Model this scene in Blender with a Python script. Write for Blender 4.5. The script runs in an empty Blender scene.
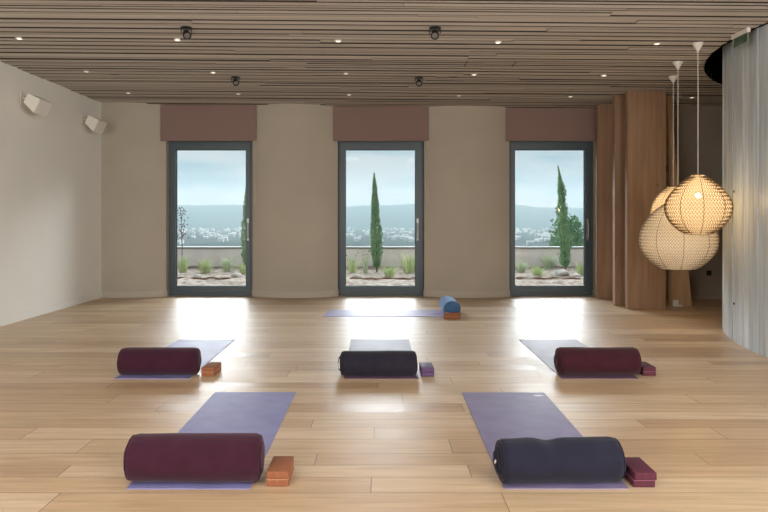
import bpy, bmesh, math, random
from mathutils import Vector, Matrix, noise
R = math.radians
PI = math.pi
random.seed(7)
sc = bpy.context.scene
C = sc.collection

# ---------------------------------------------------------------- camera
cam_d = bpy.data.cameras.new('camera')
cam = bpy.data.objects.new('camera', cam_d)
C.objects.link(cam)
cam.location = (0, 0, 1.31)
cam.rotation_euler = (R(90), 0, 0)
cam_d.sensor_width = 36
cam_d.lens = 36 * 660 / 768
cam_d.shift_x = 4 / 768
cam_d.shift_y = -38 / 768
cam_d.clip_end = 20000
sc.camera = cam

# ---------------------------------------------------------------- world
W = bpy.data.worlds.new('sky')
sc.world = W
W.use_nodes = True
nt = W.node_tree
nt.nodes.clear()
def N(tree, t, **kw):
    n = tree.nodes.new(t)
    for k, v in kw.items():
        if k.startswith('i_'):
            n.inputs[k[2:].replace('_', ' ')].default_value = v
        else:
            setattr(n, k, v)
    return n
def ramp(tree, stops, interp='LINEAR'):
    n = tree.nodes.new('ShaderNodeValToRGB')
    cr = n.color_ramp
    cr.interpolation = interp
    while len(cr.elements) < len(stops):
        cr.elements.new(0.5)
    for e, (p, c) in zip(cr.elements, stops):
        e.position = p
        e.color = c if len(c) == 4 else (*c, 1)
    return n
L = nt.links.new
tc = N(nt, 'ShaderNodeTexCoord')
sep = N(nt, 'ShaderNodeSeparateXYZ')
L(tc.outputs['Generated'], sep.inputs[0])
SKY_BRIGHT = 20.0
grad = ramp(nt, [(0.0, (.55, .66, .70)), (0.03, (.55, .69, .76)), (0.10, (.36, .60, .80)), (0.25, (.45, .60, .72)), (1.0, (.5, .62, .72))])
L(sep.outputs['Z'], grad.inputs[0])
mp = N(nt, 'ShaderNodeMapping')
mp.inputs['Scale'].default_value = (2.2, 2.2, 11.0)
mp.inputs['Location'].default_value = (0.35, 0.0, 0.4)
L(tc.outputs['Generated'], mp.inputs[0])
cn = N(nt, 'ShaderNodeTexNoise')
cn.inputs['Scale'].default_value = 1.9
cn.inputs['Detail'].default_value = 6
cn.inputs['Roughness'].default_value = 0.55
L(mp.outputs[0], cn.inputs['Vector'])
cr = ramp(nt, [(0.40, (0, 0, 0)), (0.58, (1, 1, 1))])
L(cn.outputs['Fac'], cr.inputs[0])
mixc = N(nt, 'ShaderNodeMixRGB')
mixc.inputs[2].default_value = (.98, 1.0, 1.0, 1)
L(cr.outputs[0], mixc.inputs[0])
L(grad.outputs[0], mixc.inputs[1])
zr = ramp(nt, [(0.11, (0, 0, 0)), (0.17, (.03, .03, .03)), (0.215, (.14, .14, .14)), (.26, (.75, .75, .75)), (.34, (1, 1, 1)), (.45, (.6, .6, .6)), (.60, (.2, .2, .2)), (1, (.12, .12, .12))])   # bright hazy sky above the hills
L(sep.outputs['Z'], zr.inputs[0])
yr = ramp(nt, [(0.0, (0, 0, 0)), (0.15, (0, 0, 0)), (0.5, (1, 1, 1))])                          # the bright side is the one the windows face
L(sep.outputs['Y'], yr.inputs[0])
mz = N(nt, 'ShaderNodeMath', operation='MULTIPLY'); L(zr.outputs[0], mz.inputs[0]); L(yr.outputs[0], mz.inputs[1])
mu = N(nt, 'ShaderNodeMath', operation='MULTIPLY_ADD')
mu.inputs[1].default_value = SKY_BRIGHT
mu.inputs[2].default_value = .36
L(mz.outputs[0], mu.inputs[0])
bg = N(nt, 'ShaderNodeBackground')
L(mixc.outputs[0], bg.inputs['Color'])
L(mu.outputs[0], bg.inputs['Strength'])
wo = N(nt, 'ShaderNodeOutputWorld')
L(bg.outputs[0], wo.inputs['Surface'])

# ---------------------------------------------------------------- window portals and added fill lights
def area(name, loc, rot, sx, sy, power, col=(1, 1, 1), portal=False):
    d = bpy.data.lights.new(name, 'AREA')
    d.shape = 'RECTANGLE'
    d.size, d.size_y = sx, sy
    d.energy = power
    d.color = col
    if portal:
        d.cycles.is_portal = True
    o = bpy.data.objects.new(name, d)
    C.objects.link(o)
    o.location = loc
    o.rotation_euler = rot
    return o
WX = [-2.849, 0.017, 2.883]         # window centres
WHW = 0.723                          # half width of a window opening
YF = 11.16                           # front plane of the window frames
ZT = 2.61                            # head of the windows
for x in WX:
    area('window_portal', (x, 11.5, 1.31), (R(-90), 0, 0), 1.44, 2.6, 1, portal=True)
# added fill lights in openings of the wall behind the camera
for x, w_, p in ((-3.0, 2.8, 145), (3.2, 2.8, 145)):
    area('rear_fill_light', (x, -1.55, 1.7), (R(90), 0, 0), w_, 2.7, p, (1.0, .96, .90))

# added fill light in an opening of the right wall, beside the camera
area('side_fill_light', (7.55, .1, 1.7), (0, R(90), 0), 2.6, 2.6, 230, (.95, 1.0, 1.0))
# two added fill lights in ceiling openings above the camera end of the room
for x in (-1.9, 2.1):
    area('roof_fill_light', (x, 1.6, 3.175 - .008*x), (0, math.atan(.008), 0), 2.4, 1.5, 31, (1.0, .98, .94))

vs = sc.view_settings
vs.view_transform = 'Standard'
vs.look = 'None'
vs.exposure = 0.45
vs.gamma = 1.0
vs.use_curve_mapping = False
sc.cycles.max_bounces = 10
sc.cycles.diffuse_bounces = 8
sc.cycles.glossy_bounces = 4
sc.cycles.transmission_bounces = 6
sc.cycles.transparent_max_bounces = 12
sc.cycles.volume_bounces = 0
sc.cycles.sample_clamp_indirect = 6
sc.cycles.use_denoising = True
sc.cycles.caustics_reflective = False
sc.cycles.caustics_refractive = False

# ---------------------------------------------------------------- materials
MATS = {}
def mat(name, col, rough=.6, metal=0, spec=.5, **kw):
    m = bpy.data.materials.new(name)
    m.use_nodes = True
    p = m.node_tree.nodes['Principled BSDF']
    p.inputs['Base Color'].default_value = (*col, 1)
    p.inputs['Roughness'].default_value = rough
    p.inputs['Metallic'].default_value = metal
    p.inputs['Specular IOR Level'].default_value = spec
    for k, v in kw.items():
        p.inputs[k].default_value = v
    MATS[name] = m
    return m
def P(m): return m.node_tree.nodes['Principled BSDF']
def noisy(m, col_a, col_b, scale=(1, 1, 1), nscale=5, detail=4, bump=0.0, lo=.3, hi=.7, bdist=.01, coord='Object'):
    t = m.node_tree
    l = t.links.new
    tcn = N(t, 'ShaderNodeTexCoord')
    mpn = N(t, 'ShaderNodeMapping')
    mpn.inputs['Scale'].default_value = scale
    l(tcn.outputs[coord], mpn.inputs[0])
    nn = N(t, 'ShaderNodeTexNoise')
    nn.inputs['Scale'].default_value = nscale
    nn.inputs['Detail'].default_value = detail
    l(mpn.outputs[0], nn.inputs['Vector'])
    r = ramp(t, [(lo, col_a), (hi, col_b)])
    l(nn.outputs['Fac'], r.inputs[0])
    l(r.outputs[0], P(m).inputs['Base Color'])
    if bump:
        b = N(t, 'ShaderNodeBump')
        b.inputs['Strength'].default_value = bump
        b.inputs['Distance'].default_value = bdist
        l(nn.outputs['Fac'], b.inputs['Height'])
        l(b.outputs[0], P(m).inputs['Normal'])
    return m

M_wall = noisy(mat('plaster', (.6, .5, .4), .85, spec=.2), (.42, .38, .32), (.46, .415, .355), nscale=1.5, bump=.05, bdist=.002)
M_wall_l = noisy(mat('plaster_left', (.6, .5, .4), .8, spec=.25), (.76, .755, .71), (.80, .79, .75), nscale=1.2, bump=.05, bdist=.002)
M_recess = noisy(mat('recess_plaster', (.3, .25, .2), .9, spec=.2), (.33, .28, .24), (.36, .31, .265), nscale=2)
M_base = mat('baseboard_paint', (.48, .43, .37), .6, spec=.3)
M_black = mat('black_void', (.006, .006, .006), .95, spec=0)
M_frame = mat('anthracite_frame', (.065, .095, .115), .38, spec=.5)
M_gasket = mat('gasket', (.02, .025, .03), .6)
M_metal = mat('brushed_metal', (.35, .37, .38), .4, 1)
M_white = mat('white_paint', (.75, .73, .69), .5)
M_speaker = mat('speaker_paint', (.78, .75, .69), .55)
M_spot = mat('spot_black', (.012, .012, .014), .35)
M_blind = mat('blind_fabric', (.26, .18, .163), .95, spec=.1)
M_cord = mat('cord_white', (.7, .66, .6), .6)

def floor_mat():
    m = mat('oak_floor', (.5, .35, .2), .36, spec=.42)
    t = m.node_tree
    l = t.links.new
    def mth(op, a, b=None, c=None):
        n = N(t, 'ShaderNodeMath', operation=op)
        for i, v in enumerate((a, b, c)):
            if v is None: continue
            if isinstance(v, (int, float)): n.inputs[i].default_value = v
            else: l(v, n.inputs[i])
        return n.outputs[0]
    tcn = N(t, 'ShaderNodeTexCoord')
    sp = N(t, 'ShaderNodeSeparateXYZ')
    l(tcn.outputs['Object'], sp.inputs[0])
    x, y = sp.outputs[0], sp.outputs[1]
    PW, PL = .195, 2.1
    # rows of slightly unequal planks: warp y
    yw = mth('ADD', mth('DIVIDE', y, PW), mth('MULTIPLY', mth('SINE', mth('MULTIPLY', y, 7.3)), .16))
    row = mth('FLOOR', yw)
    fy = mth('FRACT', yw)
    wn = N(t, 'ShaderNodeTexWhiteNoise', noise_dimensions='1D')
    l(row, wn.inputs['W'])
    xs = mth('ADD', mth('DIVIDE', x, PL), mth('MULTIPLY', wn.outputs['Value'], 7.0))
    col = mth('FLOOR', xs)
    fx = mth('FRACT', xs)
    cb = N(t, 'ShaderNodeCombineXYZ')
    l(row, cb.inputs[0]); l(col, cb.inputs[1])
    wn2 = N(t, 'ShaderNodeTexWhiteNoise', noise_dimensions='2D')
    l(cb.outputs[0], wn2.inputs['Vector'])
    rp = wn2.outputs['Value']
    # grain
    cg = N(t, 'ShaderNodeCombineXYZ')
    l(mth('ADD', mth('MULTIPLY', x, 1.1), mth('MULTIPLY', rp, 40)), cg.inputs[0])
    l(mth('MULTIPLY', y, 16), cg.inputs[1])
    l(mth('MULTIPLY', rp, 13), cg.inputs[2])
    g = N(t, 'ShaderNodeTexNoise')
    g.inputs['Scale'].default_value = 1.6
    g.inputs['Detail'].default_value = 6
    g.inputs['Roughness'].default_value = .6
    g.inputs['Distortion'].default_value = .5
    l(cg.outputs[0], g.inputs['Vector'])
    r1 = ramp(t, [(0, (.48, .325, .20)), (.35, (.56, .395, .25)), (.7, (.60, .44, .285)), (1, (.66, .50, .345))])
    l(rp, r1.inputs[0])
    r2 = ramp(t, [(.32, (.74, .70, .66)), (.62, (1.04, 1.04, 1.04))])
    l(g.outputs['Fac'], r2.inputs[0])
    mx = N(t, 'ShaderNodeMixRGB', blend_type='MULTIPLY')
    mx.inputs[0].default_value = .75
    l(r1.outputs[0], mx.inputs[1]); l(r2.outputs[0], mx.inputs[2])
    sy = mth('MINIMUM', fy, mth('SUBTRACT', 1.0, fy))
    sx = mth('MINIMUM', fx, mth('SUBTRACT', 1.0, fx))
    seam = mth('MAXIMUM', mth('LESS_THAN', sy, .012), mth('LESS_THAN', sx, .0012))
    mx2 = N(t, 'ShaderNodeMixRGB')
    mx2.inputs[2].default_value = (.16, .10, .06, 1)
    l(mth('MULTIPLY', seam, .75), mx2.inputs[0]); l(mx.outputs[0], mx2.inputs[1])
    l(mx2.outputs[0], P(m).inputs['Base Color'])
    l(mth('ADD', .31, mth('ADD', mth('MULTIPLY', rp, .10), mth('MULTIPLY', g.outputs['Fac'], .06))), P(m).inputs['Roughness'])
    b = N(t, 'ShaderNodeBump')
    b.inputs['Strength'].default_value = .25
    b.inputs['Distance'].default_value = .002
    l(mth('ADD', mth('MULTIPLY', g.outputs['Fac'], .4), mth('MULTIPLY', seam, -1.0)), b.inputs['Height'])
    l(b.outputs[0], P(m).inputs['Normal'])
    return m
M_floor = floor_mat()

def batten_mat():
    m = mat('ceiling_batten', (.3, .25, .2), .75, spec=.25)
    t = m.node_tree; l = t.links.new
    at = N(t, 'ShaderNodeAttribute'); at.attribute_name = 'tone'
    r = ramp(t, [(0, (.42, .395, .365)), (.5, (.53, .50, .465)), (1, (.62, .59, .55))])
    l(at.outputs['Fac'], r.inputs[0])
    tcn = N(t, 'ShaderNodeTexCoord'); mpn = N(t, 'ShaderNodeMapping')
    mpn.inputs['Scale'].default_value = (1.2, 60, 20)
    l(tcn.outputs['Object'], mpn.inputs[0])
    nn = N(t, 'ShaderNodeTexNoise'); nn.inputs['Scale'].default_value = 1.0; nn.inputs['Detail'].default_value = 3
    l(mpn.outputs[0], nn.inputs['Vector'])
    r2 = ramp(t, [(.3, (.88, .88, .88)), (.7, (1.05, 1.05, 1.05))])
    l(nn.outputs['Fac'], r2.inputs[0])
    mx = N(t, 'ShaderNodeMixRGB', blend_type='MULTIPLY'); mx.inputs[0].default_value = .8
    l(r.outputs[0], mx.inputs[1]); l(r2.outputs[0], mx.inputs[2])
    l(mx.outputs[0], P(m).inputs['Base Color'])
    return m
M_batten = batten_mat()

def wood_mat(name, dark, light, zs=.7):
    m = noisy(mat(name, light, .6, spec=.3), dark, light, scale=(9, 9, zs), nscale=1.4, detail=5, bump=.08, lo=.33, hi=.64, bdist=.004)
    t = m.node_tree; l = t.links.new
    # knots
    v = N(t, 'ShaderNodeTexVoronoi'); v.inputs['Scale'].default_value = 1.0
    tcn = N(t, 'ShaderNodeTexCoord'); mpn = N(t, 'ShaderNodeMapping')
    mpn.inputs['Scale'].default_value = (5, 5, 2.2)
    l(tcn.outputs['Object'], mpn.inputs[0]); l(mpn.outputs[0], v.inputs['Vector'])
    r = ramp(t, [(.035, (.32, .2, .12)), (.075, (1, 1, 1))])
    l(v.outputs['Distance'], r.inputs[0])
    mx = N(t, 'ShaderNodeMixRGB', blend_type='MULTIPLY'); mx.inputs[0].default_value = .8
    src = P(m).inputs['Base Color'].links[0].from_socket
    l(src, mx.inputs[1]); l(r.outputs[0], mx.inputs[2]); l(mx.outputs[0], P(m).inputs['Base Color'])
    return m
M_fin = wood_mat('laminated_timber', (.25, .15, .09), (.34, .215, .135))
M_brace = wood_mat('pale_timber', (.42, .26, .14), (.52, .34, .20))

def concrete_mat():
    m = mat('board_formed_concrete', (.35, .35, .35), .36, spec=.5)
    t = m.node_tree; l = t.links.new
    at = N(t, 'ShaderNodeAttribute'); at.attribute_name = 'tone'
    r = ramp(t, [(0, (.13, .14, .15)), (.08, (.52, .60, .67)), (1, (.70, .78, .85))])  # lowest tone paints missing shade and dirt into the grooves
    l(at.outputs['Fac'], r.inputs[0])
    tcn = N(t, 'ShaderNodeTexCoord'); mpn = N(t, 'ShaderNodeMapping')
    mpn.inputs['Scale'].default_value = (14, 14, .8)
    l(tcn.outputs['Object'], mpn.inputs[0])
    nn = N(t, 'ShaderNodeTexNoise'); nn.inputs['Scale'].default_value = 1.6; nn.inputs['Detail'].default_value = 6
    l(mpn.outputs[0], nn.inputs['Vector'])
    r2 = ramp(t, [(.3, (.72, .72, .72)), (.7, (1.15, 1.15, 1.15))])
    l(nn.outputs['Fac'], r2.inputs[0])
    mx = N(t, 'ShaderNodeMixRGB', blend_type='MULTIPLY'); mx.inputs[0].default_value = .9
    l(r.outputs[0], mx.inputs[1]); l(r2.outputs[0], mx.inputs[2])
    l(mx.outputs[0], P(m).inputs['Base Color'])
    b = N(t, 'ShaderNodeBump'); b.inputs['Strength'].default_value = .35; b.inputs['Distance'].default_value = .006
    l(nn.outputs['Fac'], b.inputs['Height']); l(b.outputs[0], P(m).inputs['Normal'])
    return m
M_conc = concrete_mat()

def fabric(name, a, b, rough=.9, sheen=.3):
    m = noisy(mat(name, a, rough, spec=.15), a, b, scale=(1, 1, 1), nscale=9, detail=3)
    p = P(m)
    p.inputs['Sheen Weight'].default_value = sheen
    p.inputs['Sheen Roughness'].default_value = .5
    p.inputs['Sheen Tint'].default_value = (min(1, b[0]*2+.35), min(1, b[1]*2+.35), min(1, b[2]*2+.35), 1)
    t = m.node_tree; l = t.links.new
    tcn = N(t, 'ShaderNodeTexCoord')
    nn = N(t, 'ShaderNodeTexNoise'); nn.inputs['Scale'].default_value = 260; nn.inputs['Detail'].default_value = 1
    l(tcn.outputs['Object'], nn.inputs['Vector'])
    bp = N(t, 'ShaderNodeBump'); bp.inputs['Strength'].default_value = .3; bp.inputs['Distance'].default_value = .002
    l(nn.outputs['Fac'], bp.inputs['Height']); l(bp.outputs[0], p.inputs['Normal'])
    return m
M_maroon = fabric('maroon_cotton', (.036, .0078, .019), (.046, .0105, .025))
M_maroon2 = fabric('wine_red_cotton', (.036, .007, .012), (.046, .010, .016))
M_navy = fabric('navy_cotton', (.014, .014, .028), (.019, .019, .036), sheen=.2)
M_charcoal = fabric('charcoal_cotton', (.017, .015, .025), (.023, .020, .032), sheen=.2)
M_blue = fabric('blue_cotton', (.05, .12, .24), (.07, .16, .30), sheen=.5)
M_tag = mat('woven_label', (.6, .6, .58), .8)

def rubber(name, a, b):
    m = noisy(mat(name, a, .50, spec=.5), a, b, scale=(1, 1, 1), nscale=6, detail=5, lo=.35, hi=.65)
    t = m.node_tree; l = t.links.new
    tcn = N(t, 'ShaderNodeTexCoord')
    mpn = N(t, 'ShaderNodeMapping'); mpn.inputs['Scale'].default_value = (1, 6, 1)
    l(tcn.outputs['Object'], mpn.inputs[0])
    nn = N(t, 'ShaderNodeTexNoise'); nn.inputs['Scale'].default_value = 3; nn.inputs['Detail'].default_value = 4
    l(mpn.outputs[0], nn.inputs['Vector'])
    bp = N(t, 'ShaderNodeBump'); bp.inputs['Strength'].default_value = .25; bp.inputs['Distance'].default_value = .006
    l(nn.outputs['Fac'], bp.inputs['Height']); l(bp.outputs[0], P(m).inputs['Normal'])
    return m
M_mat_violet = rubber('violet_mat', (.19, .185, .40), (.23, .225, .46))
M_mat_plum = rubber('plum_mat', (.175, .145, .27), (.215, .18, .32))
M_mat_lav = rubber('lavender_mat', (.30, .25, .46), (.34, .29, .50))
M_mat_grey = rubber('mauve_mat', (.13, .07, .115), (.165, .095, .145))
M_logo = mat('pale_print', (.8, .76, .82), .6)
M_logo_d = mat('violet_print', (.10, .05, .28), .6)
M_cork = noisy(mat('rust_foam', (.4, .15, .06), .75, spec=.25), (.24, .088, .042), (.30, .115, .056), nscale=60, detail=2, bump=.2, bdist=.002)
M_plumfoam = noisy(mat('plum_foam', (.15, .03, .06), .75, spec=.25), (.085, .020, .036), (.11, .027, .046), nscale=60, detail=2)
M_violetfoam = noisy(mat('violet_foam', (.1, .04, .1), .55, spec=.4), (.085, .040, .115), (.11, .055, .145), nscale=60, detail=2)
M_seam_o = mat('orange_seam', (.46, .22, .13), .7)
M_seam_p = mat('pink_seam', (.24, .08, .13), .7)

# glass
M_glass = bpy.data.materials.new('window_glass'); M_glass.use_nodes = True
t = M_glass.node_tree; t.nodes.clear()
tr = N(t, 'ShaderNodeBsdfTransparent'); tr.inputs[0].default_value = (.97, .985, .98, 1)
gl = N(t, 'ShaderNodeBsdfGlossy'); gl.inputs['Roughness'].default_value = .01
fr = N(t, 'ShaderNodeFresnel'); fr.inputs[0].default_value = 1.3
mx = N(t, 'ShaderNodeMixShader'); ou = N(t, 'ShaderNodeOutputMaterial')
t.links.new(fr.outputs[0], mx.inputs[0]); t.links.new(tr.outputs[0], mx.inputs[1]); t.links.new(gl.outputs[0], mx.inputs[2]); t.links.new(mx.outputs[0], ou.inputs[0])

M_signglass = bpy.data.materials.new('green_acrylic'); M_signglass.use_nodes = True
t = M_signglass.node_tree; t.nodes.clear()
tr = N(t, 'ShaderNodeBsdfTransparent'); tr.inputs[0].default_value = (.35, .5, .4, 1)
df = N(t, 'ShaderNodeBsdfPrincipled'); df.inputs['Base Color'].default_value = (.10, .17, .12, 1); df.inputs['Roughness'].default_value = .2
mx = N(t, 'ShaderNodeMixShader'); mx.inputs[0].default_value = .6; ou = N(t, 'ShaderNodeOutputMaterial')
t.links.new(tr.outputs[0], mx.inputs[1]); t.links.new(df.outputs[0], mx.inputs[2]); t.links.new(mx.outputs[0], ou.inputs[0])

def emit(name, col, s):
    m = bpy.data.materials.new(name); m.use_nodes = True
    p = P(m)
    p.inputs['Base Color'].default_value = (*col, 1)
    p.inputs['Emission Color'].default_value = (*col, 1)
    p.inputs['Emission Strength'].default_value = s
    return m
M_led = emit('downlight_lens', (1, .88, .72), 1.3)
M_bulb = emit('warm_bulb', (1, .62, .28), 42)

# ---------------------------------------------------------------- mesh helpers
def quad_box(bm, x0, x1, y0, y1, z0, z1, mi=0):
    v = [bm.verts.new(p) for p in ((x0,y0,z0),(x1,y0,z0),(x1,y1,z0),(x0,y1,z0),(x0,y0,z1),(x1,y0,z1),(x1,y1,z1),(x0,y1,z1))]
    fs = []
    for f in ((0,3,2,1),(4,5,6,7),(0,1,5,4),(1,2,6,5),(2,3,7,6),(3,0,4,7)):
        q = bm.faces.new([v[i] for i in f]); q.material_index = mi; fs.append(q)
    return v, fs
def BM(): return bmesh.new()
def box_bm(x0, x1, y0, y1, z0, z1, bev=0, seg=2):
    bm = BM(); quad_box(bm, x0, x1, y0, y1, z0, z1)
    if bev: bmesh.ops.bevel(bm, geom=bm.edges[:], offset=bev, segments=seg, affect='EDGES', profile=.5)
    return bm
def prism(bm, pts, z0, z1, mi=0):
    n = len(pts)
    a = [bm.verts.new((x, y, z0)) for x, y in pts]
    b = [bm.verts.new((x, y, z1)) for x, y in pts]
    bm.faces.new(a[::-1]).material_index = mi; bm.faces.new(b).material_index = mi
    for i in range(n):
        j = (i + 1) % n
        bm.faces.new((a[i], a[j], b[j], b[i])).material_index = mi
def tube(bm, pts, r, n=8, cap=True):
    pts = [Vector(p) for p in pts]
    rings = []
    up = Vector((0, 0, 1))
    for i, p in enumerate(pts):
        d = (pts[min(i+1, len(pts)-1)] - pts[max(i-1, 0)]).normalized()
        a = d.cross(up if abs(d.z) < .95 else Vector((1, 0, 0))).normalized()
        b = d.cross(a).normalized()
        rr = r[i] if isinstance(r, (list, tuple)) else r
        rings.append([bm.verts.new(p + (a*math.cos(2*PI*k/n) + b*math.sin(2*PI*k/n))*rr) for k in range(n)])
    for i in range(len(rings)-1):
        for k in range(n):
            bm.faces.new((rings[i][k], rings[i][(k+1)%n], rings[i+1][(k+1)%n], rings[i+1][k]))
    if cap:
        bm.faces.new(rings[0][::-1]); bm.faces.new(rings[-1])
def lathe(bm, prof, n=32, c=(0,0,0), cap=True):
    rings = []
    for r, z in prof:
        rings.append([bm.verts.new((c[0]+r*math.cos(2*PI*k/n), c[1]+r*math.sin(2*PI*k/n), c[2]+z)) for k in range(n)])
    for i in range(len(rings)-1):
        for k in range(n):
            bm.faces.new((rings[i][k], rings[i][(k+1)%n], rings[i+1][(k+1)%n], rings[i+1][k]))
    if cap:
        bm.faces.new(rings[0][::-1]); bm.faces.new(rings[-1])
def obj(name, bm, m, parent=None, smooth=False, loc=None, rot=None):
    me = bpy.data.meshes.new(name)
    bmesh.ops.recalc_face_normals(bm, faces=bm.faces[:])
    if smooth:
        for f in bm.faces: f.smooth = True
    bm.to_mesh(me); bm.free()
    for mm in (m if isinstance(m, (list, tuple)) else [m]): me.materials.append(mm)
    o = bpy.data.objects.new(name, me); C.objects.link(o)
    if parent: o.parent = parent
    if loc: o.location = loc
    if rot: o.rotation_euler = rot
    if smooth == 'auto':
        pass
    return o
def autosmooth(o, ang=35):
    me = o.data
    bm = bmesh.new(); bm.from_mesh(me)
    for e in bm.edges:
        e.smooth = len(e.link_faces) == 2 and e.calc_face_angle(0) < R(ang)
    for f in bm.faces: f.smooth = True
    bm.to_mesh(me); bm.free()
    return o
def struct(name, bm, m, **k):
    o = obj(name, bm, m, **k)
    if not k.get('parent'): o['kind'] = 'structure'
    return o
def tag(o, label, cat, group=None, kind=None):
    o['label'] = label; o['category'] = cat
    if group: o['group'] = group
    if kind: o['kind'] = kind
    return o
def thing(name, label, cat, loc=(0,0,0), rotz=0, group=None):
    o = bpy.data.objects.new(name, None); C.objects.link(o)
    o.empty_display_size = .1
    o.location = loc; o.rotation_euler = (0, 0, rotz)
    return tag(o, label, cat, group)
def dup(root, loc, rotz=0, label=None, group=None):
    r = root.copy(); C.objects.link(r); r.location = loc; r.rotation_euler = (0, 0, rotz)
    if label: r['label'] = label
    if group: r['group'] = group
    for ch in list(root.children):
        c = ch.copy(); C.objects.link(c); c.parent = r
        for g in list(ch.children):
            d = g.copy(); C.objects.link(d); d.parent = c
    return r

# ================================================================ STRUCTURE
XL, XR, YB, YE = -4.59, 7.6, -1.6, 11.46
CA = .008                                                    # gentle fall of the ceiling to the right
def zc(x): return 3.165 - CA * x

struct('floor', box_bm(XL - .3, XR + .3, YB - .3, YE, -.08, 0), M_floor)
struct('wall_left', box_bm(XL - .25, XL, YB, YE, 0, 3.7), M_wall_l)
# wall behind the camera, with openings added for the fill lights
bm = BM()
rw = [(-3.0, 1.43), (3.2, 1.43)]
prev = XL
for x, h in rw:
    quad_box(bm, prev, x - h, YB - .2, YB, 0, 3.7); prev = x + h
    quad_box(bm, x - h, x + h, YB - .2, YB, 0, .3); quad_box(bm, x - h, x + h, YB - .2, YB, 3.1, 3.7)
quad_box(bm, prev, XR, YB - .2, YB, 0, 3.7)
struct('wall_rear', bm, M_wall)
bm = BM()
for (y0_, y1_, z0_, z1_) in ((YB, -1.25, 0, 3.7), (1.45, 10.7, 0, 3.7), (-1.25, 1.45, 0, .35), (-1.25, 1.45, 3.05, 3.7)):
    quad_box(bm, XR, XR + .25, y0_, y1_, z0_, z1_)
struct('wall_right', bm, M_wall)  # its opening is added for the side fill light

# window wall: bowed piers between the window bays
def pier_pts(xc, hw=.71, ye=11.02, bow=.18, clip=None):
    rad = (hw*hw + bow*bow) / (2*bow)
    a0 = math.asin(hw / rad)
    pts = []
    for i in range(33):
        a = -a0 + 2*a0*i/32
        x = xc + rad*math.sin(a); y = ye - bow + rad*(1 - math.cos(a))
        if clip is not None and x < clip: continue
        pts.append((x, y))
    if clip is not None: pts = [(clip, pts[0][1])] + pts
    return pts
piers = [(-4.28, XL), (-1.416, None), (1.45, None)]
bm = BM(); bb = BM()
for xc, clip in piers:
    p = pier_pts(xc, clip=clip)
    prism(bm, p + [(p[-1][0], YE), (p[0][0], YE)], 0, 3.6)
    q = pier_pts(xc, hw=.722, ye=11.03, bow=.205, clip=clip)
    prism(bb, q + [(q[-1][0], 11.15), (q[0][0], 11.15)], 0, .105)
prism(bm, [(3.60, 11.02), (4.15, 11.02), (4.15, YE), (3.60, YE)], 0, 3.6)
prism(bb, [(3.588, 11.0), (3.70, 11.0), (3.70, 11.15), (3.588, 11.15)], 0, .105)
for x in WX:                                                   # lintel over each window
    quad_box(bm, x - .73, x + .73, 11.08, YE, ZT, 3.6)
o = autosmooth(struct('wall_back', bm, M_wall))
autosmooth(struct('baseboard_back', bb, M_base))
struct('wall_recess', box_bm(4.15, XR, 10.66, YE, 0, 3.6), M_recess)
struct('baseboard_left', box_bm(XL, XL + .014, YB, 11.0, 0, .10), M_wall_l)
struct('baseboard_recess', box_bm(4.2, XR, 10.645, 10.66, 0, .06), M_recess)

# drum of board-formed concrete
DC, DR = (7.58, 6.05), 3.94
bm = BM()
tone = bm.faces.layers.float.new('tone')
bw = .115 / DR
a = math.pi * .5
boards = []
seam_a = math.atan2(6.47 - DC[1], 3.70 - DC[0])
rng = random.Random(3)
aa = PI/2
while aa < 1.5*PI:
    w = bw * rng.choice((.8, 1, 1, 1.15))
    boards.append((aa, aa + w, rng.uniform(-.004, .004), .1 + .9*rng.random())); aa += w
seam_a = seam_a % (2*PI)
for (a0, a1, dr, tn) in boards:
    if a0 < seam_a < a1:
        segs = [(a0, seam_a - .0042, dr, tn), (seam_a - .0042, seam_a + .0042, -.03, 0.0), (seam_a + .0042, a1, dr + .012, tn)]
    else:
        segs = [(a0, a1, dr, tn)]
    for (s0, s1, d, tt) in segs:
        g = .0013 if s1 - s0 > .01 else 0
        for (q0, q1, dd, ttt) in ((s0, s0 + g, -.012, 0), (s0 + g, s1, d, tt)):
            if q1 <= q0: continue
            r = DR + dd
            n = 2
            pts = [(DC[0] + r*math.cos(q0 + (q1-q0)*i/n), DC[1] + r*math.sin(q0 + (q1-q0)*i/n)) for i in range(n+1)]
            inner = [(DC[0] + (DR-.2)*math.cos(q1), DC[1] + (DR-.2)*math.sin(q1)), (DC[0] + (DR-.2)*math.cos(q0), DC[1] + (DR-.2)*math.sin(q0))]
            before = len(bm.faces)
            prism(bm, pts + inner, 0, 3.6)
            bm.faces.ensure_lookup_table()
            for f in bm.faces[before:]: f[tone] = ttt
drum = struct('wall_drum', bm, M_conc)
# filled tie holes
for px, py in ((733.9, 191.5), (733.9, 303.5)):
    u = (px - 380) / 660
    # ray to drum
    A = u*u + 1; B = -2*(DC[0]*u + DC[1]); Cc = DC[0]**2 + DC[1]**2 - (DR+.002)**2
    Y = (-B - math.sqrt(B*B - 4*A*Cc)) / (2*A)
    X = u*Y; Z = 1.31 - (py - 218)*Y/660
    nrm = Vector((X - DC[0], Y - DC[1], 0)).normalized()
    b2 = BM(); tube(b2, [Vector((X, Y, Z)) - nrm*.01, Vector((X, Y, Z)) + nrm*.004], .013, 12)
    obj('tie_hole', b2, M_gasket, parent=drum)

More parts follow.
